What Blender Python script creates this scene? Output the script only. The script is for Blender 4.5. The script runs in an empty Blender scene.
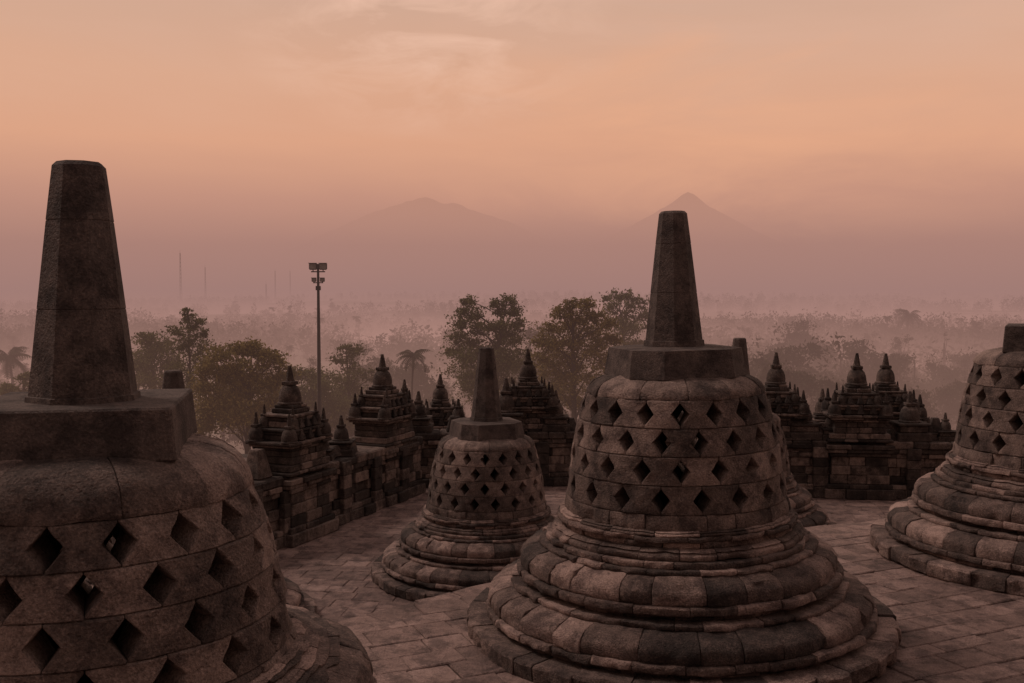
import bpy, bmesh, math, random
import numpy as np
from mathutils import Vector, Matrix, noise
PI=math.pi; R=math.radians
S=bpy.context.scene; C=S.collection
S.view_settings.view_transform='Standard'; S.view_settings.look='None'; S.view_settings.exposure=0
CAMZ=2.95; F=1000.0; PITCH=math.atan(51.5/F)
LOW=-1.59
CX,CY=9.69,-2.0

# ---------------- camera
cd=bpy.data.cameras.new('camera'); cam=bpy.data.objects.new('camera',cd); C.objects.link(cam)
cd.sensor_width=36; cd.lens=36*F/1024; cd.clip_start=0.1; cd.clip_end=90000
cam.location=(0,0,CAMZ); cam.rotation_euler=(PI/2-PITCH,0,0); S.camera=cam

def P(px,py,D):
    a=(px-512)/F; b=(341.5-py)/F
    c,s=math.cos(PITCH),math.sin(PITCH)
    d=Vector((a, c+b*s, -s+b*c)); d*=D/d.y
    return Vector((d.x,D,CAMZ+d.z))

# ---------------- materials
def newmat(name):
    m=bpy.data.materials.new(name); m.use_nodes=True
    nt=m.node_tree; nt.nodes.clear(); return m,nt
class NT:
    def __init__(s,nt): s.nt=nt
    def n(s,t,**k):
        x=s.nt.nodes.new(t)
        for a,b in k.items(): setattr(x,a,b)
        return x
    def l(s,a,b): s.nt.links.new(a,b)
    def math(s,op,a,b=None,clamp=False):
        x=s.nt.nodes.new('ShaderNodeMath'); x.operation=op; x.use_clamp=clamp
        for i,v in enumerate((a,b)):
            if v is None: continue
            if isinstance(v,(int,float)): x.inputs[i].default_value=v
            else: s.l(v,x.inputs[i])
        return x.outputs[0]
    def ramp(s,fac,stops,interp='LINEAR'):
        x=s.nt.nodes.new('ShaderNodeValToRGB'); s.l(fac,x.inputs[0]); e=x.color_ramp; e.interpolation=interp
        while len(e.elements)<len(stops): e.elements.new(0.5)
        for i,(p,c) in enumerate(stops):
            e.elements[i].position=p; e.elements[i].color=(*c,1)
        return x.outputs[0]
def lin(r,g,b):
    f=lambda c:(c/255/12.92) if c/255<=.04045 else ((c/255+.055)/1.055)**2.4
    return (f(r),f(g),f(b))
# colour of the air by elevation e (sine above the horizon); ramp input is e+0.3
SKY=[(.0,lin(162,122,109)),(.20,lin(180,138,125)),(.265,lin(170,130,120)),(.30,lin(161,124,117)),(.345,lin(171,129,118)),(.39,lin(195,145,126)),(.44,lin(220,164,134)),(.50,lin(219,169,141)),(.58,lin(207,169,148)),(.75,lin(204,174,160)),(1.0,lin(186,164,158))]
def paint_haze(N,sh,out,mul=1.0):
    """aerial haze painted into the material colour: thickness from the distance to the temple and the height above the plain"""
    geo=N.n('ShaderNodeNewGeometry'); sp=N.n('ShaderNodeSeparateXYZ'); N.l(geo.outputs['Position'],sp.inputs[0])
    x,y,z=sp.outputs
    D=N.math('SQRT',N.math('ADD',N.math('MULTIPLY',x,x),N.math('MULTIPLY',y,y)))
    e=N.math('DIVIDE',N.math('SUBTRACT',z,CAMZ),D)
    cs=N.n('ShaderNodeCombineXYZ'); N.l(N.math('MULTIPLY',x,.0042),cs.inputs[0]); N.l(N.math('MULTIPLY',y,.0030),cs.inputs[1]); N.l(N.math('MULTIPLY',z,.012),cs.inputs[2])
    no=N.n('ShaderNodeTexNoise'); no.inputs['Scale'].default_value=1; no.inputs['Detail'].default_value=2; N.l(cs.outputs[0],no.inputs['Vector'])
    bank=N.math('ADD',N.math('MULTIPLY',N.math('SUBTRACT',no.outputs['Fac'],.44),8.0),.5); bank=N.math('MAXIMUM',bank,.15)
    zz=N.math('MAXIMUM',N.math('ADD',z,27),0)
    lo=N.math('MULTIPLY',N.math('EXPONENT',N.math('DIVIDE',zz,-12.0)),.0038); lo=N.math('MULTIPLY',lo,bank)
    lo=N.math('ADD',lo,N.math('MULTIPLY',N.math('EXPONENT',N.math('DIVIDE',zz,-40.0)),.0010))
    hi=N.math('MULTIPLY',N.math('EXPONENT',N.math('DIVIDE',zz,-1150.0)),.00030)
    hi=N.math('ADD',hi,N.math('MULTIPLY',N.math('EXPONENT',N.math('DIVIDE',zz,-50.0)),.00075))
    # the painted mist banks thin out into an even veil far away
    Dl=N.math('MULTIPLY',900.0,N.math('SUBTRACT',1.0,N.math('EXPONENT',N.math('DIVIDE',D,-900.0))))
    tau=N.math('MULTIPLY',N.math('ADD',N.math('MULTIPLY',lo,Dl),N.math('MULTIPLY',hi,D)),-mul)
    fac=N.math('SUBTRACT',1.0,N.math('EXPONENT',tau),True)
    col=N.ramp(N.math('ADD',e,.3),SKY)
    em=N.n('ShaderNodeEmission'); N.l(col,em.inputs[0])  # painted haze: glowing air colour mixed over the surface, no volume
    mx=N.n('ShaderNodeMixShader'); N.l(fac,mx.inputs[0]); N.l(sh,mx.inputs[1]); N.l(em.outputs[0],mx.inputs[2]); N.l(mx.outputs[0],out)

def stone(name,dark,mid,light,rough=.85,bump=.6,scale=1.0,tonew=.55):
    m,nt=newmat(name); N=NT(nt)
    geo=N.n('ShaderNodeNewGeometry'); at=N.n('ShaderNodeAttribute',attribute_name='tone')
    pos=geo.outputs['Position']
    def noi(sc,det,ro):
        x=N.n('ShaderNodeTexNoise'); x.inputs['Scale'].default_value=sc*scale; x.inputs['Detail'].default_value=det; x.inputs['Roughness'].default_value=ro
        N.l(pos,x.inputs['Vector']); return x.outputs['Fac']
    big=noi(1.6,3,.65); med=noi(9,6,.72); fine=noi(80,3,.7)
    t=N.math('MULTIPLY',N.math('SUBTRACT',at.outputs['Fac'],.5),tonew)
    f=N.math('ADD',N.math('ADD',N.math('MULTIPLY',big,.5),N.math('MULTIPLY',med,.6)),t)
    f=N.math('ADD',f,N.math('MULTIPLY',N.math('SUBTRACT',fine,.5),.8))
    col=N.ramp(f,[(.26,dark),(.55,mid),(.88,light)])
    pat=noi(3.7,6,.75)
    pm=N.ramp(pat,[(.48,(1,1,1)),(.60,(.40,.39,.41))])
    mx=N.n('ShaderNodeMix',data_type='RGBA',blend_type='MULTIPLY'); mx.inputs[0].default_value=.9
    N.l(col,mx.inputs[6]); N.l(pm,mx.inputs[7])
    vor=N.n('ShaderNodeTexVoronoi'); vor.inputs['Scale'].default_value=34*scale; N.l(pos,vor.inputs['Vector'])
    pit=N.ramp(vor.outputs['Distance'],[(.05,(0,0,0)),(.3,(1,1,1))])
    h=N.math('ADD',N.math('MULTIPLY',med,1.0),N.math('ADD',N.math('MULTIPLY',fine,.5),N.math('MULTIPLY',pit,.25)))
    bp=N.n('ShaderNodeBump'); bp.inputs['Strength'].default_value=bump; bp.inputs['Distance'].default_value=.04
    N.l(h,bp.inputs['Height'])
    bs=N.n('ShaderNodeBsdfPrincipled'); bs.inputs['Roughness'].default_value=rough
    bs.inputs['Specular IOR Level'].default_value=.3
    N.l(mx.outputs[2],bs.inputs['Base Color']); N.l(bp.outputs[0],bs.inputs['Normal'])
    o=N.n('ShaderNodeOutputMaterial'); N.l(bs.outputs[0],o.inputs[0]); return m
M={}
M['stone']=stone('andesite_stone',(.042,.032,.030),(.140,.103,.092),(.36,.27,.24),bump=.9)
M['ring']=stone('andesite_base_stone',(.040,.031,.029),(.150,.107,.095),(.43,.31,.275),tonew=.62,bump=.9)
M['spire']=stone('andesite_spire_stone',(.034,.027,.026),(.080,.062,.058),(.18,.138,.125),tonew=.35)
M['floor']=stone('paving_stone',(.095,.065,.060),(.23,.157,.141),(.43,.31,.28),rough=.6,bump=1.0,tonew=.32)
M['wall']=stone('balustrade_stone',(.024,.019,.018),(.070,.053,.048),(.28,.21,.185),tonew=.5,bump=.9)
def foliage(name,a,b):
    m,nt=newmat(name); N=NT(nt)
    at=N.n('ShaderNodeAttribute',attribute_name='tone')
    col=N.ramp(at.outputs['Fac'],[(0,a),(1,b)])
    d=N.n('ShaderNodeBsdfDiffuse'); t=N.n('ShaderNodeBsdfTranslucent'); mx=N.n('ShaderNodeMixShader'); mx.inputs[0].default_value=.4
    N.l(col,d.inputs[0]); N.l(col,t.inputs[0]); N.l(d.outputs[0],mx.inputs[1]); N.l(t.outputs[0],mx.inputs[2])
    o=N.n('ShaderNodeOutputMaterial'); paint_haze(N,mx.outputs[0],o.inputs[0]); return m
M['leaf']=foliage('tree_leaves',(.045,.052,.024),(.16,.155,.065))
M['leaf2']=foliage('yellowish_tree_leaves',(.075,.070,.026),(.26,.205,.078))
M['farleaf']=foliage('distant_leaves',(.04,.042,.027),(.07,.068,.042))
def plain(name,col,rough=.8,metal=0,var=.3,sc=3,mul=1):
    m,nt=newmat(name); N=NT(nt)
    geo=N.n('ShaderNodeNewGeometry'); x=N.n('ShaderNodeTexNoise'); x.inputs['Scale'].default_value=sc; x.inputs['Detail'].default_value=4
    N.l(geo.outputs['Position'],x.inputs['Vector'])
    c=N.ramp(x.outputs['Fac'],[(.3,tuple(k*(1-var) for k in col)),(.7,tuple(k*(1+var) for k in col))])
    bs=N.n('ShaderNodeBsdfPrincipled'); bs.inputs['Roughness'].default_value=rough; bs.inputs['Metallic'].default_value=metal
    N.l(c,bs.inputs['Base Color']); o=N.n('ShaderNodeOutputMaterial'); paint_haze(N,bs.outputs[0],o.inputs[0],mul); return m
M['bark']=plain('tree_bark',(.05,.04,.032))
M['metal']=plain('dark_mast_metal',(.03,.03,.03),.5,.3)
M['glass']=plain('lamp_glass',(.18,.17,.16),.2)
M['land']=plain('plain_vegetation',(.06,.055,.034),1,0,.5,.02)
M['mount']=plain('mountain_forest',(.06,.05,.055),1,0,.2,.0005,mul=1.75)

# ---------------- mesh helpers
class MB:
    def __init__(s): s.v=[]; s.f=[]; s.t=[]
    def add(s,vs,fs,tone=.5):
        o=len(s.v); s.v+=[tuple(v) for v in vs]; s.f+=[tuple(i+o for i in f) for f in fs]; s.t+=[tone]*len(fs)
    def build(s,name,mat,parent=None,smooth=38,recalc=True,loc=None):
        me=bpy.data.meshes.new(name); me.from_pydata(s.v,[],s.f)
        at=me.attributes.new('tone','FLOAT','FACE'); at.data.foreach_set('value',s.t)
        if recalc:
            bm=bmesh.new(); bm.from_mesh(me); bmesh.ops.recalc_face_normals(bm,faces=bm.faces); bm.to_mesh(me); bm.free()
        if smooth:
            me.shade_smooth(); me.set_sharp_from_angle(angle=R(smooth))
        me.materials.append(mat); me.update()
        o=bpy.data.objects.new(name,me); C.objects.link(o)
        if parent: o.parent=parent
        if loc: o.location=loc
        return o
def tag(o,label=None,cat=None,group=None,kind=None):
    if label: o['label']=label
    if cat: o['category']=cat
    if group: o['group']=group
    if kind: o['kind']=kind
    return o
def empty(name,loc,rz=0):
    o=bpy.data.objects.new(name,None); C.objects.link(o); o.location=loc; o.rotation_euler=(0,0,rz); o.empty_display_size=.3
    return o
def copy_tree(o,parent=None):
    c=o.copy(); C.objects.link(c); c.parent=parent
    for ch in list(o.children): copy_tree(ch,c)
    return c
def cbox(mb,c,h,b=.015,tone=.5,rz=0,tilt=(0,0),top=1.0,bxy=None):
    hx,hy,hz=h; vs=[]; idx={}; bz=b; b2=b if bxy is None else bxy
    M3=Matrix.Rotation(rz,3,'Z')@Matrix.Rotation(tilt[0],3,'X')@Matrix.Rotation(tilt[1],3,'Y')
    for sx in(-1,1):
        for sy in(-1,1):
            for sz in(-1,1):
                for a in range(3):
                    p=[sx*(hx-b2),sy*(hy-b2),sz*(hz-bz)]
                    if bxy is None: p[a]=(sx*hx,sy*hy,sz*hz)[a]
                    else:
                        if a==0: p=[sx*hx,sy*(hy-b2),sz*(hz-bz)]
                        elif a==1: p=[sx*(hx-b2),sy*hy,sz*(hz-bz)]
                        else: p=[sx*(hx-b2*.9),sy*(hy-b2*.9),sz*hz]
                    if sz>0: p[0]*=top; p[1]*=top
                    idx[(sx,sy,sz,a)]=len(vs); vs.append(Vector(c)+M3@Vector(p))
    fs=[]
    for a in range(3):
        u,w=[k for k in range(3) if k!=a]
        for s in(-1,1):
            q=[]
            for (su,sw) in((-1,-1),(1,-1),(1,1),(-1,1)):
                k=[0,0,0]; k[a]=s; k[u]=su; k[w]=sw; q.append(idx[(*k,a)])
            fs.append(q)
    for a in range(3):
        u,w=[k for k in range(3) if k!=a]
        for su in(-1,1):
            for sw in(-1,1):
                k1=[0,0,0]; k1[a]=-1;k1[u]=su;k1[w]=sw; k2=list(k1); k2[a]=1
                fs.append([idx[(*k1,u)],idx[(*k2,u)],idx[(*k2,w)],idx[(*k1,w)]])
    for sx in(-1,1):
        for sy in(-1,1):
            for sz in(-1,1): fs.append([idx[(sx,sy,sz,a)] for a in range(3)])
    mb.add(vs,fs,tone)
def lathe(mb,prof,n=20,c=(0,0,0),tone=.5,rz=0):
    vs=[];fs=[]
    for r,z in prof:
        for k in range(n):
            a=2*PI*k/n+rz; vs.append((c[0]+r*math.cos(a),c[1]+r*math.sin(a),c[2]+z))
    for i in range(len(prof)-1):
        for k in range(n): fs.append((i*n+k,i*n+(k+1)%n,(i+1)*n+(k+1)%n,(i+1)*n+k))
    fs.append(tuple(range(n))[::-1]); fs.append(tuple((len(prof)-1)*n+k for k in range(n)))
    mb.add(vs,fs,tone)
def tube(mb,pts,rad,n=7,tone=.5):
    vs=[];fs=[]
    for i,p in enumerate(pts):
        p=Vector(p); q=Vector(pts[min(i+1,len(pts)-1)])-Vector(pts[max(i-1,0)]); q.normalize()
        x=q.orthogonal().normalized() if abs(q.z)<.5 else Vector((1,0,0)); x=(x-q*x.dot(q)).normalized(); y=q.cross(x)
        for k in range(n):
            a=2*PI*k/n; vs.append(p+(x*math.cos(a)+y*math.sin(a))*rad[i])
    for i in range(len(pts)-1):
        for k in range(n): fs.append((i*n+k,i*n+(k+1)%n,(i+1)*n+(k+1)%n,(i+1)*n+k))
    fs.append(tuple(range(n))[::-1]); fs.append(tuple((len(pts)-1)*n+k for k in range(n)))
    mb.add(vs,fs,tone)
def nz(p,s,seed): return noise.noise(Vector((p[0]*s+seed*7.3,p[1]*s-seed*3.1,p[2]*s+seed)))

# ---------------- stone rings
ZM=None
def zm(z): return z if ZM is None else float(np.interp(z,ZM[0],ZM[1]))
def course(mb,prof,n,rng,phase=0,gap=.006,jit=.01,bev=.005,tr=(.15,.85),nu=10,rough=.012,c=(0,0),chip=.11):
    prof=[(r,zm(z)) for r,z in prof]
    rmax=max(p[0] for p in prof)
    cuts=[(k+rng.uniform(-.25,.25))*2*PI/n+phase for k in range(n)]; cuts.append(cuts[0]+2*PI)
    for k in range(n):
        a0=cuts[k]+gap/2/rmax; a1=cuts[k+1]-gap/2/rmax
        e=bev*1.3/((a1-a0)*rmax)
        us=[0,e]+[e+(1-2*e)*j/nu for j in range(1,nu)]+[1-e,1]
        dr=rng.uniform(-jit,jit); dz=rng.uniform(-jit*.4,jit*.4); tw=rng.uniform(-jit,jit)*.8; tone=rng.uniform(*tr)
        vs=[];fs=[];m=len(prof); sd=rng.uniform(0,50)
        zc=sum(p[1] for p in prof)/m
        for j,u in enumerate(us):
            a=a0+(a1-a0)*u; edge=(j==0 or j==len(us)-1)
            for i,(r,z) in enumerate(prof):
                rr=r+dr+tw*(u-.5); z2=z+dz
                if edge and 0<i<m-1: rr-=bev; z2+=(zc-z)*.03
                if 0<i<m-1:
                    q=(rr*math.cos(a),rr*math.sin(a),z2)
                    rr+=nz(q,5,sd)*rough*1.3+nz(q,17,sd)*rough; z2+=nz(q,9,sd+9)*rough*.8
                    rr-=max(0,nz(q,4.5,sd+3)-.28)*chip
                vs.append((c[0]+rr*math.cos(a),c[1]+rr*math.sin(a),z2))
        for j in range(len(us)-1):
            for i in range(m-1): fs.append((j*m+i,(j+1)*m+i,(j+1)*m+i+1,j*m+i+1))
        fs.append(tuple(range(m))); fs.append(tuple((len(us)-1)*m+i for i in range(m))[::-1])
        mb.add(vs,fs,tone)
def cushion(rin,r,z0,z1,under=.05,rt=None):
    h=z1-z0; rt=rt if rt is not None else r-.16
    return [(rin,z0),(r-under,z0),(r-under*.2,z0+h*.05),(r,z0+h*.13),(r+.002,z0+h*.32),(r-.002,z0+h*.50),(r-.012,z0+h*.60),(r-.035,z0+h*.70),((r*.65+rt*.35),z0+h*.84),(rt+.01,z1-.004),(rt,z1),(rin,z1)]
def slab(rin,r,z0,z1,b=.008):
    return [(rin,z0),(r-b,z0),(r,z0+b),(r+.002,(z0+z1)/2),(r,z1-b),(r-b,z1),(rin,z1)]

DP=[(1.05,.958),(1.18,.948),(1.3,.935),(1.5,.907),(1.75,.862),(1.95,.808),(2.07,.765),(2.2,.68)]
def rdome(z): return float(np.interp(z,[p[0] for p in DP],[p[1] for p in DP]))
def lattice(mb,rng,NH=18,hw=.072,hh=.086):
    edges=[1.18,1.405,1.63,1.85,2.07]
    for row in range(4):
        z0,z1=edges[row]+.002,edges[row+1]-.002; zc=(z0+z1)/2
        rm=rdome(zc)
        ph=(row%2)*PI/NH
        for k in range(NH):
            th0=2*PI*k/NH+ph; W=2*PI/NH*rm
            zs=[z0,z0+.006,zc-hh,zc-hh*.66,zc-hh*.33,zc,zc+hh*.33,zc+hh*.66,zc+hh,z1-.006,z1]
            fr=[0,.03,.3,.5,.7,.97,1]; g=.002+rng.uniform(0,.0015)
            dr=rng.uniform(-.005,.005); tone=rng.uniform(.2,.8); sd=rng.uniform(0,50)
            vo=[];vi=[];fs=[]
            for i,z in enumerate(zs):
                w=max(0,hw*(1-abs(z-zc)/hh)); uL=w+g; uR=W-w-g
                for j,f in enumerate(fr):
                    u=uL+(uR-uL)*f; a=th0+u/rm
                    b=0
                    if i in(0,len(zs)-1): b=.006
                    if j in(0,len(fr)-1): b=.006
                    r=rdome(z)+dr-b; q=(r*math.cos(a),r*math.sin(a),z)
                    r+=nz(q,6,sd)*.010+nz(q,19,sd)*.010
                    vo.append((r*math.cos(a),r*math.sin(a),zm(z)))
                    ri=rdome(z)-.25; vi.append((ri*math.cos(a),ri*math.sin(a),zm(z)))
            m=len(fr);n=len(zs);o=n*m
            for i in range(n-1):
                for j in range(m-1):
                    q=(i*m+j,i*m+j+1,(i+1)*m+j+1,(i+1)*m+j)
                    fs.append(q); fs.append(tuple(x+o for x in q[::-1]))
            bd=[(0,j) for j in range(m)]+[(i,m-1) for i in range(1,n)]+[(n-1,j) for j in range(m-2,-1,-1)]+[(i,0) for i in range(n-2,0,-1)]
            for t in range(len(bd)):
                a=bd[t][0]*m+bd[t][1]; b2=bd[(t+1)%len(bd)]; b2=b2[0]*m+b2[1]
                fs.append((a,a+o,b2+o,b2))
            mb.add(vo+vi,fs,tone)
def make_stupa(seed,spire_top=3.63,hz=(2.205,2.49),octo=False,hw=.072,hh=.088):
    rng=random.Random(seed)
    root=empty('perforated_stupa',(0,0,0))
    mb=MB(); course(mb,slab(.9,1.84,0,.15,.02),32,rng,jit=.015,tr=(.15,.85)); mb.build('base_step',M['ring'],root)
    mb=MB(); course(mb,slab(.9,1.63,.15,.19,.01),30,rng,phase=.04,jit=.008,tr=(.1,.8)); course(mb,slab(.9,1.68,.19,.25,.01),30,rng,phase=.14,jit=.010,tr=(.1,.8)); course(mb,cushion(.9,1.64,.25,.43,.01,rt=1.45),28,rng,phase=.1,jit=.010,tr=(.1,.95)); course(mb,slab(.9,1.44,.43,.475,.008),24,rng,phase=.06,jit=.01)
    mb.build('lower_lotus_cushion',M['ring'],root)
    mb=MB(); course(mb,slab(.8,1.325,.475,.52,.008),24,rng,phase=.07,jit=.008); course(mb,slab(.8,1.395,.52,.585,.01),24,rng,phase=.17,jit=.008); course(mb,cushion(.8,1.355,.585,.765,.01,rt=1.19),24,rng,phase=.02,jit=.010,tr=(.1,.85)); mb.build('upper_lotus_cushion',M['ring'],root)
    mb=MB(); course(mb,slab(.7,1.19,.765,.805,.008),22,rng,phase=.13,jit=.007)
    course(mb,slab(.7,1.135,.805,.855,.008),22,rng,phase=.33,jit=.007)
    course(mb,cushion(.7,1.09,.855,.935,.01,rt=1.03),20,rng,phase=.2,jit=.006)
    course(mb,slab(.7,1.0,.935,.985,.006),18,rng,phase=.05,jit=.006)
    course(mb,slab(.7,1.035,.985,1.025,.006),18,rng,phase=.15,jit=.006)
    course(mb,cushion(.7,1.01,1.025,1.065,.008,rt=.97),18,rng,phase=.3,jit=.005)
    mb.build('neck_moulding',M['ring'],root)
    mb=MB(); course(mb,[(.7,1.065),(.962,1.065),(.966,1.08),(.960,1.12),(.952,1.165),(.942,1.178),(.7,1.178)],15,rng,phase=.3,jit=.005)
    lattice(mb,rng,hw=hw,hh=hh); mb.build('pierced_bell',M['stone'],root)
    mb=MB(); course(mb,[(.35,2.07),(.768,2.07),(.770,2.08),(.760,2.11),(.738,2.145),(.700,2.177),(.64,2.205),(.54,2.228),(.35,2.24)],11,rng,phase=.4,jit=.003,nu=10,bev=.004,gap=.004,chip=.03)
    lathe(mb,[(.42,2.1),(.42,2.235)],20,tone=.4); mb.build('bell_cap',M['stone'],root)
    z0,z1=hz; mb=MB()
    if octo:
        cbox(mb,(0,0,(z0+z1)/2-.012),(.535,.535,(z1-z0)/2-.012),.014,.5,top=.93,bxy=.22)
    else: cbox(mb,(0,0,(z0+z1)/2),(.47,.47,(z1-z0)/2),.010,.5,top=.955)
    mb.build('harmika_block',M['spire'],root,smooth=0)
    mb=MB(); H=spire_top; zb=z1-.03
    w=lambda z:.252+(.120-.252)*(z-zb)/(H-zb)
    pr=[(w(zb)+.012,zb),(w(zb+.055)+.012,zb+.055),(w(zb+.058),zb+.058)]
    for f in (.40,.76):
        z=zb+(H-zb)*f; pr+=[(w(z),z-.004),(w(z)-.003,z),(w(z),z+.004)]
    pr+=[(w(H),H-.02),(w(H)-.02,H)]
    lathe(mb,pr,8,tone=.5,rz=PI/8)
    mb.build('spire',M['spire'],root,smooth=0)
    return root
s0=make_stupa(1,octo=True)
ZM=([0,.475,.765,1.18,2.07,2.24,4],[0,.73,1.14,1.25,2.00,2.235,4]); s1=make_stupa(2,3.55,hz=(2.19,2.43),hw=.070,hh=.096); ZM=None
s2=make_stupa(3,3.47)
G='bell stupas with diamond openings on the round terraces'
def put(proto,x,y,z,rz,label,first=False):
    o=proto if first else copy_tree(proto); o.location=(x,y,z); o.rotation_euler=(0,0,R(rz)); tag(o,label,'stupa',G); return o
c0=put(s0,1.45,8.7,0,14,'large stone bell stupa in the middle foreground with its full lotus base on the paving',True)
c0.rotation_euler=(Matrix.Rotation(R(-.9),3,'Y')@Matrix.Rotation(R(14),3,'Z')).to_euler()
put(s1,-2.04,4.75,0,12,'nearest stone bell stupa, cut off by the left edge of the picture',True)
rt=put(s2,5.94,11.0,0,-28,'stone bell stupa at the right edge with its spire out of the picture'); rt.scale=(1,1,1.03)
put(s0,-.41,15.9,LOW,20,'smaller whole stone bell stupa on the lower terrace, left of the large middle one')
put(s0,4.33,19.0,LOW,50,'stone bell stupa on the lower terrace mostly hidden behind the large middle one')
put(s2,-4.52,13.3,LOW,70,'stone bell stupa hidden behind the nearest one, only spire tip and base edge showing',True)

# ---------------- terraces
def paving(name,rng,inside,x0,x1,y0,y1,ztop,rot,wrow,lmin,lmax):
    mb=MB(); c,s=math.cos(rot),math.sin(rot)
    v=-40
    while v<40:
        w=wrow*rng.uniform(.7,1.35); u=-40+rng.uniform(0,.5)
        while u<40:
            l=rng.uniform(lmin,lmax); uc,vc=u+l/2,v+w/2
            x,y=c*uc-s*vc,s*uc+c*vc
            if x0<x<x1 and y0<y<y1 and inside(x,y):
                cbox(mb,(x,y,ztop-.05+rng.uniform(-.010,.004)),(l/2-.001-rng.uniform(0,.003),w/2-.001-rng.uniform(0,.002),.05),.010,rng.uniform(.1,.9),rot+rng.uniform(-.008,.008),(rng.uniform(-.016,.016),rng.uniform(-.013,.013)))
            u+=l
        v+=w
    o=mb.build(name,M['floor'],None,smooth=0,recalc=True); tag(o,kind='structure'); return o
rng=random.Random(5)
def rc(x,y): return math.hypot(x-CX,y-CY)
paving('upper_terrace_paving',rng,lambda x,y: rc(x,y)<15.3 and rc(x,y)>9.2,-8,17,-3,14,0,R(24),.27,.22,.55)
paving('lower_terrace_paving',rng,lambda x,y: rc(x,y)>15.6,-12,17,4,27,LOW,R(-8),.34,.28,.7)
mb=MB()
for i in range(4):
    za=LOW+i*.4; course(mb,slab(14.9,15.60,za,za+.395 if i<3 else -.016,.02),200,rng,phase=i*.02,jit=.01,nu=2,c=(CX,CY))
tag(mb.build('upper_terrace_edge',M['floor'],None),kind='structure')
mb=MB(); lathe(mb,[(15.4,LOW-.02),(15.4,-.07)],96,c=(CX,CY,0)); tag(mb.build('upper_terrace_core',M['floor'],None,smooth=0),kind='structure')
mb=MB()
for i in range(4):
    za=i*.4; course(mb,slab(8.7,9.3,za,za+.395,.02),90,rng,phase=i*.02,jit=.01,nu=2,c=(CX,CY))
lathe(mb,[(9.1,-.02),(9.1,1.585)],64,c=(CX,CY,0))
tag(mb.build('top_terrace',M['floor'],None),kind='structure')
mb=MB(); cbox(mb,(2.5,12,LOW-3.06),(16.5,16,3.0),.1); tag(mb.build('temple_platform',M['wall'],None,smooth=0),kind='structure')

# ---------------- balustrade
WT=1.25
def wall(P0,P1,label,seed):
    rg=random.Random(seed); P0=Vector(P0);P1=Vector(P1); d=P1-P0; L=d.length; rz=math.atan2(d.y,d.x)
    root=empty('balustrade_wall',(P0.x,P0.y,LOW),rz)
    mb=MB(); z=0
    hs=[(.20,.46),(.10,.40),(.18,.34),(.20,.31),(.20,.315),(.10,.35),(.10,.38)]
    for h,t in hs:
        x=rg.uniform(-.3,0)
        while x<L:
            l=rg.uniform(.25,.6); a=max(x,0); b=min(x+l,L)
            if b-a>.06: cbox(mb,((a+b)/2,rg.uniform(-.035,.035),z+h/2),((b-a)/2-.002,t,h/2-.002),.014,rg.uniform(.1,1.15))
            x+=l
        z+=h
    x=.9
    while x<L-.3:
        zz=0
        while zz<z-.1:
            hh=rg.uniform(.09,.14)
            for s in(-1,1): cbox(mb,(x,s*.40,zz+hh),(.15+rg.uniform(-.01,.01),.05+rg.uniform(0,.02),hh-.003),.012,rg.uniform(0,1))
            zz+=hh*2
        x+=rg.uniform(.8,1.3)
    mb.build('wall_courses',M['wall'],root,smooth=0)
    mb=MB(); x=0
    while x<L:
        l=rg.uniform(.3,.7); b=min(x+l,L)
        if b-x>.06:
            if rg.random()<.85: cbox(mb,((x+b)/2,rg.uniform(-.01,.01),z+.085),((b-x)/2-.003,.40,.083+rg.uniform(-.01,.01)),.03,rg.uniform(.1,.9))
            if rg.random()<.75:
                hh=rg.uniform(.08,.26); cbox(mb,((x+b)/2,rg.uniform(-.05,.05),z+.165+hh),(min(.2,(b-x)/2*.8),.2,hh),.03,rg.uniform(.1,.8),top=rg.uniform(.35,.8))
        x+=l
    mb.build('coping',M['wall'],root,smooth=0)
    tag(root,label,'wall','carved stone balustrade around the lower terrace')
wall((-7.3,10.8),(-2.35,22.5),'dark stone block balustrade receding on the left beneath the pointed shrines',1)
wall((-2.3,23.2),(4.9,23.7),'stone block balustrade seen behind the smaller whole stupa',2)
wall((4.6,22.3),(14,21.4),'stone block balustrade on the right between the middle stupa and the right stupa',3)

def bellpts(r,h): return [(r*1.12,0),(r*1.15,h*.08),(r*1.0,h*.14),(r*1.02,h*.3),(r*.96,h*.55),(r*.82,h*.78),(r*.6,h*.93),(r*.38,h)]
def finial(mb,c,r,h,tone,rz=0):
    lathe(mb,bellpts(r,h*.5),14,c,tone)
    cbox(mb,(c[0],c[1],c[2]+h*.54),(r*.5,r*.5,h*.05),.008,tone,rz)
    lathe(mb,[(r*.34,h*.58),(r*.26,h*.75),(r*.17,h*.93),(r*.1,h)],8,c,tone)
def stack(mb,rg,L,z,n):
    for (w,d,h) in L:
        x=-w/2
        for i in range(n):
            l=w/n*rg.uniform(.8,1.2) if i<n-1 else w/2-x
            cbox(mb,(x+l/2,rg.uniform(-.018,.018),z+h/2),(l/2-.003,d/2+rg.uniform(-.012,.012),h/2-.002),.014,rg.uniform(.05,.95)); x+=l
        z+=h
    return z
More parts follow.
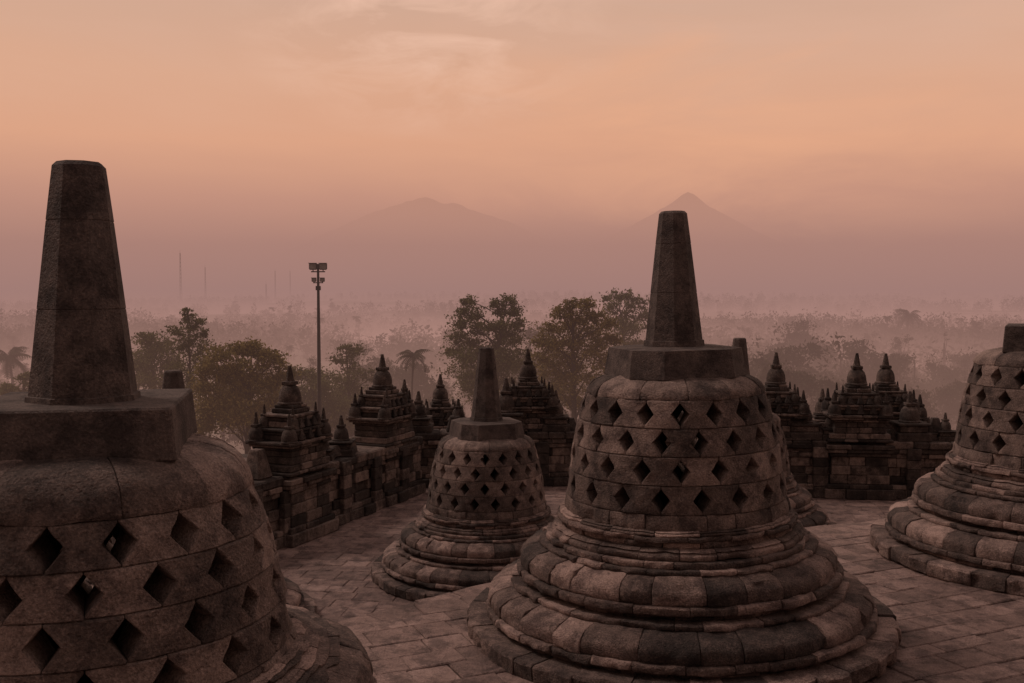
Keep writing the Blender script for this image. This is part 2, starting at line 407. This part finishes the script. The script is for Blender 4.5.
def make_shrine(seed):
    rg=random.Random(seed); root=empty('balustrade_shrine',(0,0,0))
    mb=MB(); stack(mb,rg,[(1.5,1.12,.22),(1.4,1.02,.1),(1.26,.92,.2),(1.2,.88,.2),(1.2,.88,.2),(1.28,.94,.08),(1.38,1.0,.08),(1.44,1.04,.10)],-1.24,3)
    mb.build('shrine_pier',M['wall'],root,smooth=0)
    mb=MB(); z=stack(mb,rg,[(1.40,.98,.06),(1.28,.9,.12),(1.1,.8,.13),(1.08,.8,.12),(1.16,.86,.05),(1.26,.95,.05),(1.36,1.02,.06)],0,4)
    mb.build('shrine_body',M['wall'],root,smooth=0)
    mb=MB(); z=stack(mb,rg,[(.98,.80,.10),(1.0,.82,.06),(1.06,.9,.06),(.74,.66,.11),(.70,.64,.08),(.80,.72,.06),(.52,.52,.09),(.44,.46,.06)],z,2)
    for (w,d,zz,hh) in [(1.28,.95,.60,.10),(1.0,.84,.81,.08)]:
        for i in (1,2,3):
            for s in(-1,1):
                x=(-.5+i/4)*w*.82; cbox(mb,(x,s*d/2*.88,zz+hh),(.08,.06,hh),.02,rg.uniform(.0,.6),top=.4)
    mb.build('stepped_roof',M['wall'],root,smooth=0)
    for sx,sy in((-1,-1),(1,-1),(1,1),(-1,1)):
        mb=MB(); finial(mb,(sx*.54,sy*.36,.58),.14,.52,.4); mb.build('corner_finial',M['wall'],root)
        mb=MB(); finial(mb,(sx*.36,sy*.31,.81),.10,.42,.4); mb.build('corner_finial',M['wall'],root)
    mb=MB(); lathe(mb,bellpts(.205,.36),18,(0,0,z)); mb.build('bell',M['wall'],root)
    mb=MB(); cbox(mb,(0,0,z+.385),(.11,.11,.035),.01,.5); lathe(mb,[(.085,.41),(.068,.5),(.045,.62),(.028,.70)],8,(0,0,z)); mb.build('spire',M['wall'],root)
    return root
def make_pinnacle():
    root=empty('stone_pinnacle',(0,0,0))
    mb=MB(); cbox(mb,(0,0,.09),(.36,.34,.09),.02,.4); cbox(mb,(0,0,.25),(.29,.28,.07),.02,.6); cbox(mb,(0,0,.345),(.34,.32,.025),.01,.3); mb.build('pedestal',M['wall'],root,smooth=0)
    mb=MB(); lathe(mb,bellpts(.2,.34),16,(0,0,.37)); mb.build('bell',M['wall'],root)
    mb=MB(); cbox(mb,(0,0,.735),(.11,.11,.03),.008,.5); lathe(mb,[(.08,.76),(.06,.87),(.03,1.0)],8); mb.build('spire',M['wall'],root)
    return root
sh=make_shrine(3); sh2=make_shrine(8); cnt=0
SH=[(289,18.3,67,1,WT-.01,'pointed stone shrine at the left end of the balustrade, below the broad umbrella-shaped tree'),
 (382,21.6,67,1,WT-.01,'pointed stone shrine on the left balustrade, left of the coconut palm'),
 (440,25.0,8,.95,.62,'pointed stone shrine directly left of the smaller whole stupa'),
 (528,23.6,4,1,WT-.01,'pointed stone shrine directly right of the smaller whole stupa'),
 (777,22.3,-6,1,WT-.01,'pointed stone shrine just right of the large middle stupa'),
 (858,22.0,-6,1,WT-.01,'pointed stone shrine, left one of the close pair on the right balustrade'),
 (887,24.5,-6,1.05,.98,'pointed stone shrine, right one of the close pair on the right balustrade'),
 (404,27.0,8,.85,.5,'low distant stone shrine between the two pointed shrines left of the smaller whole stupa'),
 (824,25.5,-6,.9,.3,'low farther shrine peeking over the right balustrade left of the close pair'),
 (922,26.0,-6,.9,.1,'low farther shrine peeking over the right balustrade right of the close pair')]
for px,D,rz,sc,zb,lb in SH:
    pr=(sh,sh2)[cnt%2]; o=pr if cnt<2 else copy_tree(pr); cnt+=1
    p=P(px,300,D); zt=LOW+zb
    o.location=(p.x,D,zt); o.rotation_euler=(0,0,R(rz)); o.scale=(sc,)*3; tag(o,lb,'shrine','pointed shrines along the balustrade')
pn=make_pinnacle(); first=True
PN=[(322,19.3,.6,'smallest bell pinnacle on the left balustrade, right beside the leftmost shrine'),
 (340,19.9,.8,'small bell pinnacle on the left balustrade between two pointed shrines'),
 (418,23.2,.95,'small bell pinnacle on the wall corner left of the smaller whole stupa'),
 (458,23.4,.75,'small bell pinnacle touching the spire side of the smaller whole stupa'),
 (506,23.25,1.25,'bell pinnacle squeezed between the smaller whole stupa and its right-hand shrine'),
 (556,23.4,.95,'small bell pinnacle on the wall touching the left outline of the large middle stupa'),
 (805,22.1,1.0,'bell pinnacle between the shrine near the middle stupa and the close pair'),
 (833,22.0,.7,'low bell pinnacle directly left of the close pair of shrines'),
 (912,21.9,1.08,'bell pinnacle directly right of the close pair of shrines'),
 (931,21.8,.5,'lowest bell pinnacle, between two taller ones on the right balustrade'),
 (948,21.8,.62,'small bell pinnacle left of the right stupa'),
 (968,21.8,.45,'tiny bell pinnacle touching the outline of the right stupa')]
for px,D,sc,lb in PN:
    o=pn if first else copy_tree(pn); first=False
    o.location=(P(px,300,D).x,D,LOW+WT-.012); o.scale=(sc*.95,sc*.95,sc); tag(o,lb,'pinnacle','small bell pinnacles on the balustrade')

# ---------------- land
def H(x,y):
    r=math.hypot(x,y-8); t=min(1,max(0,(r-26)/190)); t=t*t*(3-2*t)
    z=-8-20*t
    if r>60: z+=nz((x,y,0),.006,1)*2.5*min(1,(r-60)/150)
    if r>300: z+=(max(0,nz((x*.5,y,0),.0019,5)+.15)*26)*min(1,(r-300)/1300)*(1 if r<5000 else max(0,1-(r-5000)/4000))
    return z
vs=[];fs=[];na=260;rs=[0.5]+[20*(2200**(i/150)) for i in range(151)]
for r in rs:
    for k in range(na):
        a=2*PI*k/na; x=r*math.cos(a);y=r*math.sin(a)+8; vs.append((x,y,H(x,y)))
for i in range(len(rs)-1):
    for k in range(na): fs.append((i*na+k,i*na+(k+1)%na,(i+1)*na+(k+1)%na,(i+1)*na+k))
mb=MB(); mb.add(vs,fs); tag(mb.build('ground',M['land'],None,smooth=180,recalc=False),kind='structure')

def mountain(name,px,py,D,prof,seed,rgh=1.0):
    p=P(px,py,D); hz=p.z; me=MB(); vs=[];fs=[];n=160;m=80
    for i in range(m):
        t=(i/(m-1))**1.5
        for k in range(n):
            a=2*PI*k/n; rr=t*prof[-1][0]*(1+.08*math.sin(3*a+seed))
            h=float(np.interp(t*prof[-1][0],[q[0] for q in prof],[q[1] for q in prof]))
            q=Vector((rr*math.cos(a)/900+seed,rr*math.sin(a)/900,seed))
            rg=(abs(noise.noise(q))*.09+noise.noise(q*2.5)*.035+noise.noise(q*7)*.015)*rgh*hz*min(1,t*8+.3)*(1-t)
            vs.append((p.x+rr*math.cos(a),p.y+rr*math.sin(a),hz*h-rg-(40 if i==m-1 else 0)))
    for i in range(m-1):
        for k in range(n): fs.append((i*n+k,i*n+(k+1)%n,(i+1)*n+(k+1)%n,(i+1)*n+k))
    me.add(vs,fs); tag(me.build(name,M['mount'],None,smooth=180,recalc=False),kind='structure')
mountain('mountain_broad',425,197,20000,[(0,1),(160,.985),(420,.935),(650,.915),(1300,.79),(2100,.60),(3200,.34),(5000,0)],1)
mountain('mountain_cone',688,192,21000,[(0,1),(120,.975),(450,.85),(1000,.69),(1900,.46),(3000,.26),(5000,0)],4,.5)

# ---------------- trees
def leafmesh(name,pts,size,rg,mat,parent):
    n=len(pts); pts=np.asarray(pts)
    a=rg.normal(size=(n,3)); a/=np.linalg.norm(a,axis=1)[:,None]
    b=rg.normal(size=(n,3)); b-=a*(a*b).sum(1)[:,None]; b/=np.linalg.norm(b,axis=1)[:,None]
    s=(size*rg.uniform(.5,1.3,size=n))[:,None]
    V=np.stack([pts-a*s-b*s*.1,pts-b*s*.45,pts+a*s,pts+b*s*.45],1).reshape(-1,3)
    me=bpy.data.meshes.new(name); me.vertices.add(4*n); me.vertices.foreach_set('co',V.ravel())
    me.loops.add(4*n); me.loops.foreach_set('vertex_index',np.arange(4*n,dtype=np.int32))
    me.polygons.add(n); me.polygons.foreach_set('loop_start',np.arange(0,4*n,4,dtype=np.int32))
    try: me.polygons.foreach_set('loop_total',np.full(n,4,dtype=np.int32))
    except Exception: pass
    me.update(calc_edges=True); me.validate()
    at=me.attributes.new('tone','FLOAT','FACE'); at.data.foreach_set('value',rg.uniform(0,1,size=len(me.polygons)).astype(np.float32))
    me.materials.append(mat); o=bpy.data.objects.new(name,me); C.objects.link(o)
    if parent: o.parent=parent
    return o
def clump_pts(c,r,n,rg,nsub=11,flat=.8,sig=.24):
    out=[]
    for k in range(nsub):
        d=rg.normal(size=3); d/=np.linalg.norm(d); sc=np.array(c)+d*np.array([r,r,r*flat])*rg.uniform(.25,1.1)
        out.append(sc+rg.normal(size=(n//nsub,3))*r*sig*rg.uniform(.5,1.5)*np.array([1.15,1.15,.6]))
    return np.concatenate(out)
def tree(name,pxc,base_px,D,clumps,label,mat='leaf',nl=420,leaf=.14,group=None,seed=0,trunk_r=.25,nsub=14,grow=1.22,sig=.32):
    nl=int(nl*2.6); leaf*=.84
    rg=np.random.default_rng(seed+1)
    bx=P(base_px,300,D).x; bz=H(bx,D)-.3
    root=empty(name,(bx,D,bz)); pts=[]; cs=[]
    for (px,py,rp) in clumps:
        p=P(px,py,D); r=rp*D/F*grow; c=(p.x-bx,rg.uniform(-1,1)*r*1.3,p.z-bz); cs.append((c,r)); pts.append(clump_pts(c,r,int(nl*(rp/11)**1.3),rg,nsub,sig=sig))
    zs=[c[2] for c,r in cs]; ztop=max(zs); zlow=min(zs)
    top=max(cs,key=lambda q:q[0][2])[0]
    mb=MB()
    axis=[(0,0,0),(0.1,0,zlow*.4),(top[0]*.15,0,zlow*.8),(top[0]*.55,top[1]*.4,(zlow+ztop)/2),(top[0]*.95,top[1]*.9,ztop)]
    tube(mb,axis,[trunk_r*1.3,trunk_r,trunk_r*.8,trunk_r*.45,trunk_r*.08],8)
    for c,r in cs:
        zb=max(zlow*.6,c[2]-r*2.4); t=np.interp(zb,[a[2] for a in axis],range(5)); i=int(min(3,t)); f=t-i
        s=[axis[i][k]+(axis[i+1][k]-axis[i][k])*f for k in range(3)]
        m=[(s[k]+c[k])/2 for k in range(3)]; m[2]+=r*.2
        tube(mb,[s,m,c],[trunk_r*.3,trunk_r*.2,trunk_r*.05],5)
    mb.build('trunk',M['bark'],root)
    leafmesh('crown',np.concatenate(pts),leaf,rg,M[mat],root)
    tag(root,label,'tree',group); return root
tree('airy_tree',190,190,70,[(188,311,4),(186,318,6),(192,326,7),(201,322,4),(181,333,8),(196,338,8),(205,334,4),(186,346,9),(200,350,8),(192,360,10),(205,364,6),(182,370,11),(198,380,13),(188,392,14)],'tall thin tree with wispy crown right beside the spire of the nearest stupa',nl=260,leaf=.13,seed=1,trunk_r=.15,nsub=10)
tree('broadleaf_tree',155,155,92,[(150,340,9),(162,346,11),(141,352,10),(155,360,15),(172,366,12),(140,374,14),(160,382,16)],'rounded hazy tree between the left spire and the tall thin tree',seed=2,leaf=.17)
tree('broadleaf_tree',245,245,55,[(236,350,8),(250,348,9),(262,354,9),(222,358,11),(240,364,12),(274,362,9),(284,374,8),(208,370,9),(224,376,13),(258,376,13),(243,388,14),(274,384,10),(204,388,9),(215,400,14),(240,404,16),(266,402,14),(290,396,8),(204,414,11),(228,420,18),(252,424,18),(200,430,14)],'broad umbrella-shaped yellowish tree above the left balustrade','leaf2',seed=3,leaf=.12,trunk_r=.22)
tree('broadleaf_tree',310,310,84,[(298,376,8),(311,380,9),(324,386,9),(290,390,9),(305,396,13),(322,402,13),(338,406,10),(295,410,12),(315,420,15),(340,422,12)],'low tree at the foot of the floodlight mast',seed=4,leaf=.17)
tree('broadleaf_tree',350,350,88,[(346,347,6),(356,351,7),(338,360,6),(350,364,9),(362,370,8),(371,378,6),(342,378,10),(356,384,12),(370,394,10),(345,398,14),(362,406,14),(380,408,10),(392,416,12)],'slender sparse tree right of the floodlight mast',seed=5,nl=260,leaf=.16,nsub=9)
tree('dark_tree',486,486,75,[(470,301,6),(465,310,7),(476,314,7),(462,322,8),(478,328,8),(458,336,8),(470,342,11),(455,352,8),(466,358,11),(480,352,9),(494,304,5),(508,300,6),(500,310,7),(514,312,7),(520,322,6),(505,324,9),(516,334,9),(500,338,11),(492,326,6),(512,350,12),(490,352,11),(500,366,13),(482,372,14),(464,374,12),(516,368,10),(508,384,13),(470,390,13),(490,396,15)],'dense dark tree with twin peaks behind the smaller whole stupa',seed=6,nl=370,leaf=.14,trunk_r=.25)
tree('broadleaf_tree',575,575,65,[(572,304,6),(584,306,8),(560,314,7),(575,316,9),(595,316,9),(606,324,7),(552,328,8),(568,330,11),(588,330,12),(542,340,7),(556,344,11),(574,346,12),(596,344,12),(611,340,8),(540,358,8),(556,362,12),(576,364,13),(597,362,13),(613,360,9),(548,378,12),(568,382,14),(590,382,14),(608,380,10),(556,398,12),(578,402,15),(598,400,12)],'wide brownish green tree between the smaller stupa and the large one','leaf2',seed=7,nl=370,leaf=.125,trunk_r=.24)
tree('broadleaf_tree',628,628,105,[(607,298,5),(618,296,6),(630,297,6),(641,301,6),(612,308,9),(627,310,9),(642,314,8),(650,324,6),(618,324,11),(634,328,11),(625,342,13),(640,348,12)],'hazier tree touching the left outline of the tall middle spire',seed=8,nl=280,leaf=.19,nsub=10)
tree('broadleaf_tree',20,20,80,[(22,378,6),(12,386,7),(30,386,6),(4,392,8),(20,396,11)],'treetop peeping out left of the nearest spire at the picture edge',seed=9,leaf=.15)

def palm_template(seed,h,name='coconut_palm',nf=17,fl=3.0):
    rg=random.Random(seed); root=empty(name,(0,0,0)); mb=MB()
    bend=rg.uniform(-.8,.8); pts=[(bend*(t**2),0,h*t) for t in (0,.25,.5,.75,1)]
    tube(mb,pts,[.24,.17,.15,.13,.12],7); mb.build('trunk',M['bark'],root)
    mb=MB(); top=Vector(pts[-1])
    for k in range(nf):
        a=2*PI*k/nf*1.0+rg.uniform(-.2,.2); e=rg.uniform(-.15,1.25); d=Vector((math.cos(a),math.sin(a),0)); side=Vector((-math.sin(a),math.cos(a),0))
        prev=top; n=12
        for i in range(1,n+1):
            t=i/n; ang=e-t*1.7; step=fl/n; cur=prev+(d*math.cos(ang)+Vector((0,0,1))*math.sin(ang))*step
            w=.7*math.sin(PI*min(1,t*.85+.12))+.05
            for s in(-1,1):
                tip=(prev+cur)/2+side*s*w+d*.25-Vector((0,0,w*.75))
                mb.add([prev,cur,tip],[(0,1,2)],rg.random())
            mb.add([prev+side*.025,prev-side*.025,cur-side*.02,cur+side*.02],[(0,1,2,3)],.2)
            prev=cur
    mb.build('crown',M['farleaf'],root,smooth=0,recalc=False); return root
pa=palm_template(1,14); pb=palm_template(2,11,fl=2.7)
def round_template(seed,h,w,name='distant_tree',nl=300):
    rg=np.random.default_rng(seed); root=empty(name,(0,0,0)); pts=[]; mb=MB()
    tube(mb,[(0,0,0),(.1,0,h*.3),(0,.1,h*.8)],[.35,.25,.08],7)
    for k in range(15):
        z=h*rg.uniform(.22,.92); ww=w*math.sqrt(max(.1,1-((z/h-.5)/.55)**2)); a=rg.uniform(0,2*PI); rr=ww*rg.uniform(.1,.8)
        c=(rr*math.cos(a),rr*math.sin(a),z); pts.append(clump_pts(c,w*.34,nl,rg,9,sig=.32))
        tube(mb,[(0,0,z*.6),(c[0]*.5,c[1]*.5,z*.85),c],[.12,.08,.03],4)
    mb.build('trunk',M['bark'],root); leafmesh('crown',np.concatenate(pts),w*.055,rg,M['farleaf'],root); return root
T=[round_template(11,13,5.0),round_template(12,11,5.6),round_template(13,15,4.2),round_template(14,9,4.5),round_template(15,17,3.2)]
cy=round_template(16,20,1.7,'slender_tree',120)
used=set()
def plant(t,px,D,sc,label,group,rg,topy=None,cat='tree'):
    o=copy_tree(t) if t.name in used else t; used.add(t.name)
    x=(px-512)/F*D; o.location=(x,D,H(x,D)-.2); o.rotation_euler=(0,0,rg.uniform(0,6.28))
    if topy is not None:
        zt=P(px,topy,D).z; h={pa.name:14.5,pb.name:11.5,cy.name:20}.get(t.name,13); sc=(zt-o.location.z)/h
    o.scale=(sc,sc,sc); tag(o,label,cat,group); return o
rg=random.Random(44)
plant(pa,410,112,1,'coconut palm with drooping fronds above the left balustrade',None,rg,topy=352)
plant(pb,16,150,1,'hazy palm at the far left edge left of the nearest spire',None,rg,topy=352)
plant(pb,905,330,1,'tall palm standing out above the misty wood on the right',None,rg,topy=312)
plant(cy,945,260,1,'tallest slender column-shaped tree in the mist on the right',None,rg,topy=326)
plant(cy,926,300,1,'shorter slender column-shaped tree left of the tallest one in the mist',None,rg,topy=345)
GR='trees standing in the mist on the plain'
lr='hazy round-crowned tree standing in the mist on the plain'; lp='hazy palm standing in the mist on the plain'
for (px,D,k,ty) in [(772,150,1,346),(795,170,0,338),(818,160,3,342),(842,190,2,342),(868,180,0,346),(893,170,1,352),(915,190,2,356),(935,200,0,360),(780,240,1,332),(806,250,0,328),(830,230,1,334),(960,190,1,366),(975,240,0,350),(710,190,3,350),(725,220,0,340),(752,200,1,340),(790,260,2,322),(440,140,3,372),(425,170,1,352),(395,180,0,362),(380,210,1,348),(535,150,1,345),(530,190,2,330),(885,140,3,374),(920,135,1,380),(950,150,0,378),(700,140,3,378),(760,135,0,366),(838,130,1,370),(800,130,0,366),(860,125,3,384),(222,130,0,372),(275,140,1,368),(330,120,1,384),(385,120,3,392),(425,115,1,394)]:
    plant(T[k],px,D,1,lr,GR,rg,topy=ty)
for i in range(190):
    D=math.exp(rg.uniform(math.log(170),math.log(1100))); px=rg.uniform(-30,1054)
    if rg.random()<.26: plant(rg.choice([pa,pb]),px,D,rg.uniform(.8,1.25),lp,GR,rg)
    else: plant(rg.choice(T),px,D,rg.uniform(.65,1.2),lr,GR,rg)
# far woodland
rg2=np.random.default_rng(77); pts=[]
n=0
while n<5200:
    D=math.exp(rg2.uniform(math.log(240),math.log(4500))); a=rg2.uniform(-.62,.62); x=a*D
    if noise.noise(Vector((x*.003,D*.0042,3)))+rg2.uniform(-.08,.08)<0: continue
    h=rg2.uniform(8,17)*(1+.25*noise.noise(Vector((x*.01,D*.01,8)))); w=rg2.uniform(3,6.5); z=H(x,D)
    k=120; q=rg2.normal(size=(k,3)); q/=np.linalg.norm(q,axis=1)[:,None]; q*=rg2.uniform(.5,1.05,size=(k,1))
    pts.append(np.array([x,D,z+h*.45])+q*np.array([w,w,h*.5])); n+=1
o=leafmesh('far_woodland',np.concatenate(pts),1.0,rg2,M['farleaf'],None); tag(o,'misty far-off woodland covering the plain out to the horizon','woodland',None,'stuff')

# ---------------- floodlight mast
D=60; pt=P(318,263,D); bz=H(pt.x,D)
root=empty('floodlight_mast',(pt.x,D,bz)); h=pt.z-bz
mb=MB(); tube(mb,[(0,0,-.3),(0,0,h*.6),(0,0,h-.05)],[.15,.11,.07],10); mb.build('pole',M['metal'],root)
mb=MB(); cbox(mb,(0,0,h-.52),(.42,.05,.035),.01); cbox(mb,(0,0,h-1.18),(.3,.05,.03),.01); cbox(mb,(0,.0,h-1.5),(.14,.12,.13),.02); cbox(mb,(0,0,h-.2),(.09,.09,.12),.02)
mb.build('crossbar',M['metal'],root,smooth=0)
for (x,z,s) in ((-.3,h-.2,1),(.3,h-.2,1),(-.25,h-1.0,.6),(.25,h-1.0,.6)):
    mb=MB(); cbox(mb,(x,.0,z),(.235*s,.13*s,.21*s),.06*s); cbox(mb,(x,-.14*s,z+.19*s),(.25*s,.1*s,.015),.005); tube(mb,[(x,0,z-.33*s),(x,0,z-.1)],[.03,.03],6)
    hd=mb.build('floodlight',M['metal'],root,smooth=0)
    mb=MB(); cbox(mb,(x,-.134*s,z),(.19*s,.008,.16*s),.004); mb.build('lens',M['glass'],hd,smooth=0)
tag(root,'tall pole with two pairs of boxy floodlights rising above the trees on the left','floodlight mast')

# ---------------- far radio masts
MS=[(180,253,1500,1.6,'tallest and leftmost lattice radio mast on the hazy horizon'),
 (205,267,1700,1.3,'lattice radio mast right of the tallest one on the hazy horizon'),
 (266,284,1500,.9,'shortest lattice radio mast, left of the close pair by the floodlight mast'),
 (275,271,1900,1.2,'lattice radio mast in the close pair left of the floodlight mast, the taller one'),
 (290,271,2100,1.0,'thin lattice radio mast nearest to the floodlight mast on the horizon')]
for px,py,D,w,lb in MS:
    p=P(px,py,D); bz=H(p.x,D); h=p.z-bz; root=empty('radio_mast',(p.x,D,bz)); mb=MB()
    cs=[(math.cos(a),math.sin(a)) for a in (.5,2.6,4.7)]
    for c in cs: tube(mb,[(c[0]*w*1.3,c[1]*w*1.3,0),(c[0]*w*.35,c[1]*w*.35,h)],[.4,.28],4)
    mb.build('mast_legs',M['metal'],root)
    mb=MB(); nn=14
    for i in range(nn):
        z0=h*i/nn; z1=h*(i+1)/nn; f0=w*(1.3-.95*i/nn); f1=w*(1.3-.95*(i+1)/nn)
        for k in range(3):
            a=cs[k];b=cs[(k+1)%3]; tube(mb,[(a[0]*f0,a[1]*f0,z0),(b[0]*f1,b[1]*f1,z1)],[.16,.16],3)
    mb.build('lattice_bracing',M['metal'],root)
    mb=MB(); tube(mb,[(0,0,h-1),(0,0,h+5)],[.18,.08],5); mb.build('aerial',M['metal'],root)
    tag(root,lb,'radio mast','radio masts on the horizon')

# ---------------- world
w=bpy.data.worlds.new('World'); S.world=w; w.use_nodes=True; nt=w.node_tree; nt.nodes.clear(); N=NT(nt)
tc=N.n('ShaderNodeTexCoord'); sp=N.n('ShaderNodeSeparateXYZ'); N.l(tc.outputs['Generated'],sp.inputs[0])
e=sp.outputs['Z']
mp=N.n('ShaderNodeMapping'); mp.inputs['Scale'].default_value=(1.2,1.2,6); mp.inputs['Rotation'].default_value=(0,R(7),0); N.l(tc.outputs['Generated'],mp.inputs[0])
no=N.n('ShaderNodeTexNoise'); no.inputs['Scale'].default_value=2.4; no.inputs['Detail'].default_value=6; no.inputs['Roughness'].default_value=.5; no.inputs['Distortion'].default_value=.4; N.l(mp.outputs[0],no.inputs[0])
amp=N.math('MULTIPLY',N.math('SUBTRACT',e,.03,True),.4); amp=N.math('MINIMUM',amp,.05)
ew=N.math('ADD',e,N.math('MULTIPLY',N.math('SUBTRACT',no.outputs['Fac'],.5),amp))
col=N.ramp(N.math('ADD',ew,.3),SKY)
cl=N.ramp(no.outputs['Fac'],[(.45,(0,0,0)),(.7,(1,1,1))])
hi=N.math('MULTIPLY',N.math('MULTIPLY',cl,N.math('MULTIPLY',N.math('SUBTRACT',e,.12,True),6,True)),.35)
mx=N.n('ShaderNodeMix',data_type='RGBA'); N.l(hi,mx.inputs[0]); N.l(col,mx.inputs[6]); mx.inputs[7].default_value=(*lin(230,184,160),1)
def wisp(prev,px,py,sx,sz,colr,st,scale):
    d=(P(px,py,1000)-Vector((0,0,CAMZ))).normalized()
    sub=N.n('ShaderNodeVectorMath',operation='SUBTRACT'); N.l(tc.outputs['Generated'],sub.inputs[0]); sub.inputs[1].default_value=d
    ml=N.n('ShaderNodeVectorMath',operation='MULTIPLY'); N.l(sub.outputs[0],ml.inputs[0]); ml.inputs[1].default_value=(sx,2,sz)
    ln=N.n('ShaderNodeVectorMath',operation='LENGTH'); N.l(ml.outputs[0],ln.inputs[0])
    mk=N.math('SUBTRACT',1.0,ln.outputs['Value'],True)
    m2=N.n('ShaderNodeMapping'); m2.inputs['Scale'].default_value=(1,1,3.2); m2.inputs['Rotation'].default_value=(0,R(-14),0); N.l(tc.outputs['Generated'],m2.inputs[0])
    nn=N.n('ShaderNodeTexNoise'); nn.inputs['Scale'].default_value=scale; nn.inputs['Detail'].default_value=6; nn.inputs['Roughness'].default_value=.6; nn.inputs['Distortion'].default_value=.6; N.l(m2.outputs[0],nn.inputs[0])
    f=N.math('MULTIPLY',N.ramp(nn.outputs['Fac'],[(.44,(0,0,0)),(.70,(1,1,1))]),N.math('MULTIPLY',mk,st),True)
    q=N.n('ShaderNodeMix',data_type='RGBA'); N.l(f,q.inputs[0]); N.l(prev,q.inputs[6]); q.inputs[7].default_value=(*colr,1); return q.outputs[2]
sky=wisp(mx.outputs[2],430,25,5,9,lin(238,194,170),1.1,9)
sky=wisp(sky,720,110,2.4,7,lin(234,174,138),.8,4)
az=N.math('MINIMUM',N.math('ADD',N.math('MULTIPLY',sp.outputs['Y'],.32),.78),1.0)
mul=N.n('ShaderNodeVectorMath',operation='SCALE'); N.l(sky,mul.inputs[0]); N.l(az,mul.inputs['Scale'])
bg=N.n('ShaderNodeBackground'); N.l(mul.outputs[0],bg.inputs[0]); bg.inputs[1].default_value=1.0
o=N.n('ShaderNodeOutputWorld'); N.l(bg.outputs[0],o.inputs[0])
sd=bpy.data.lights.new('sun','SUN'); sd.energy=1.35; sd.angle=R(14); sd.color=(1,.78,.66)
so=bpy.data.objects.new('sun',sd); C.objects.link(so); so.rotation_euler=Vector((-.55,.25,.72)).to_track_quat('Z','Y').to_euler()
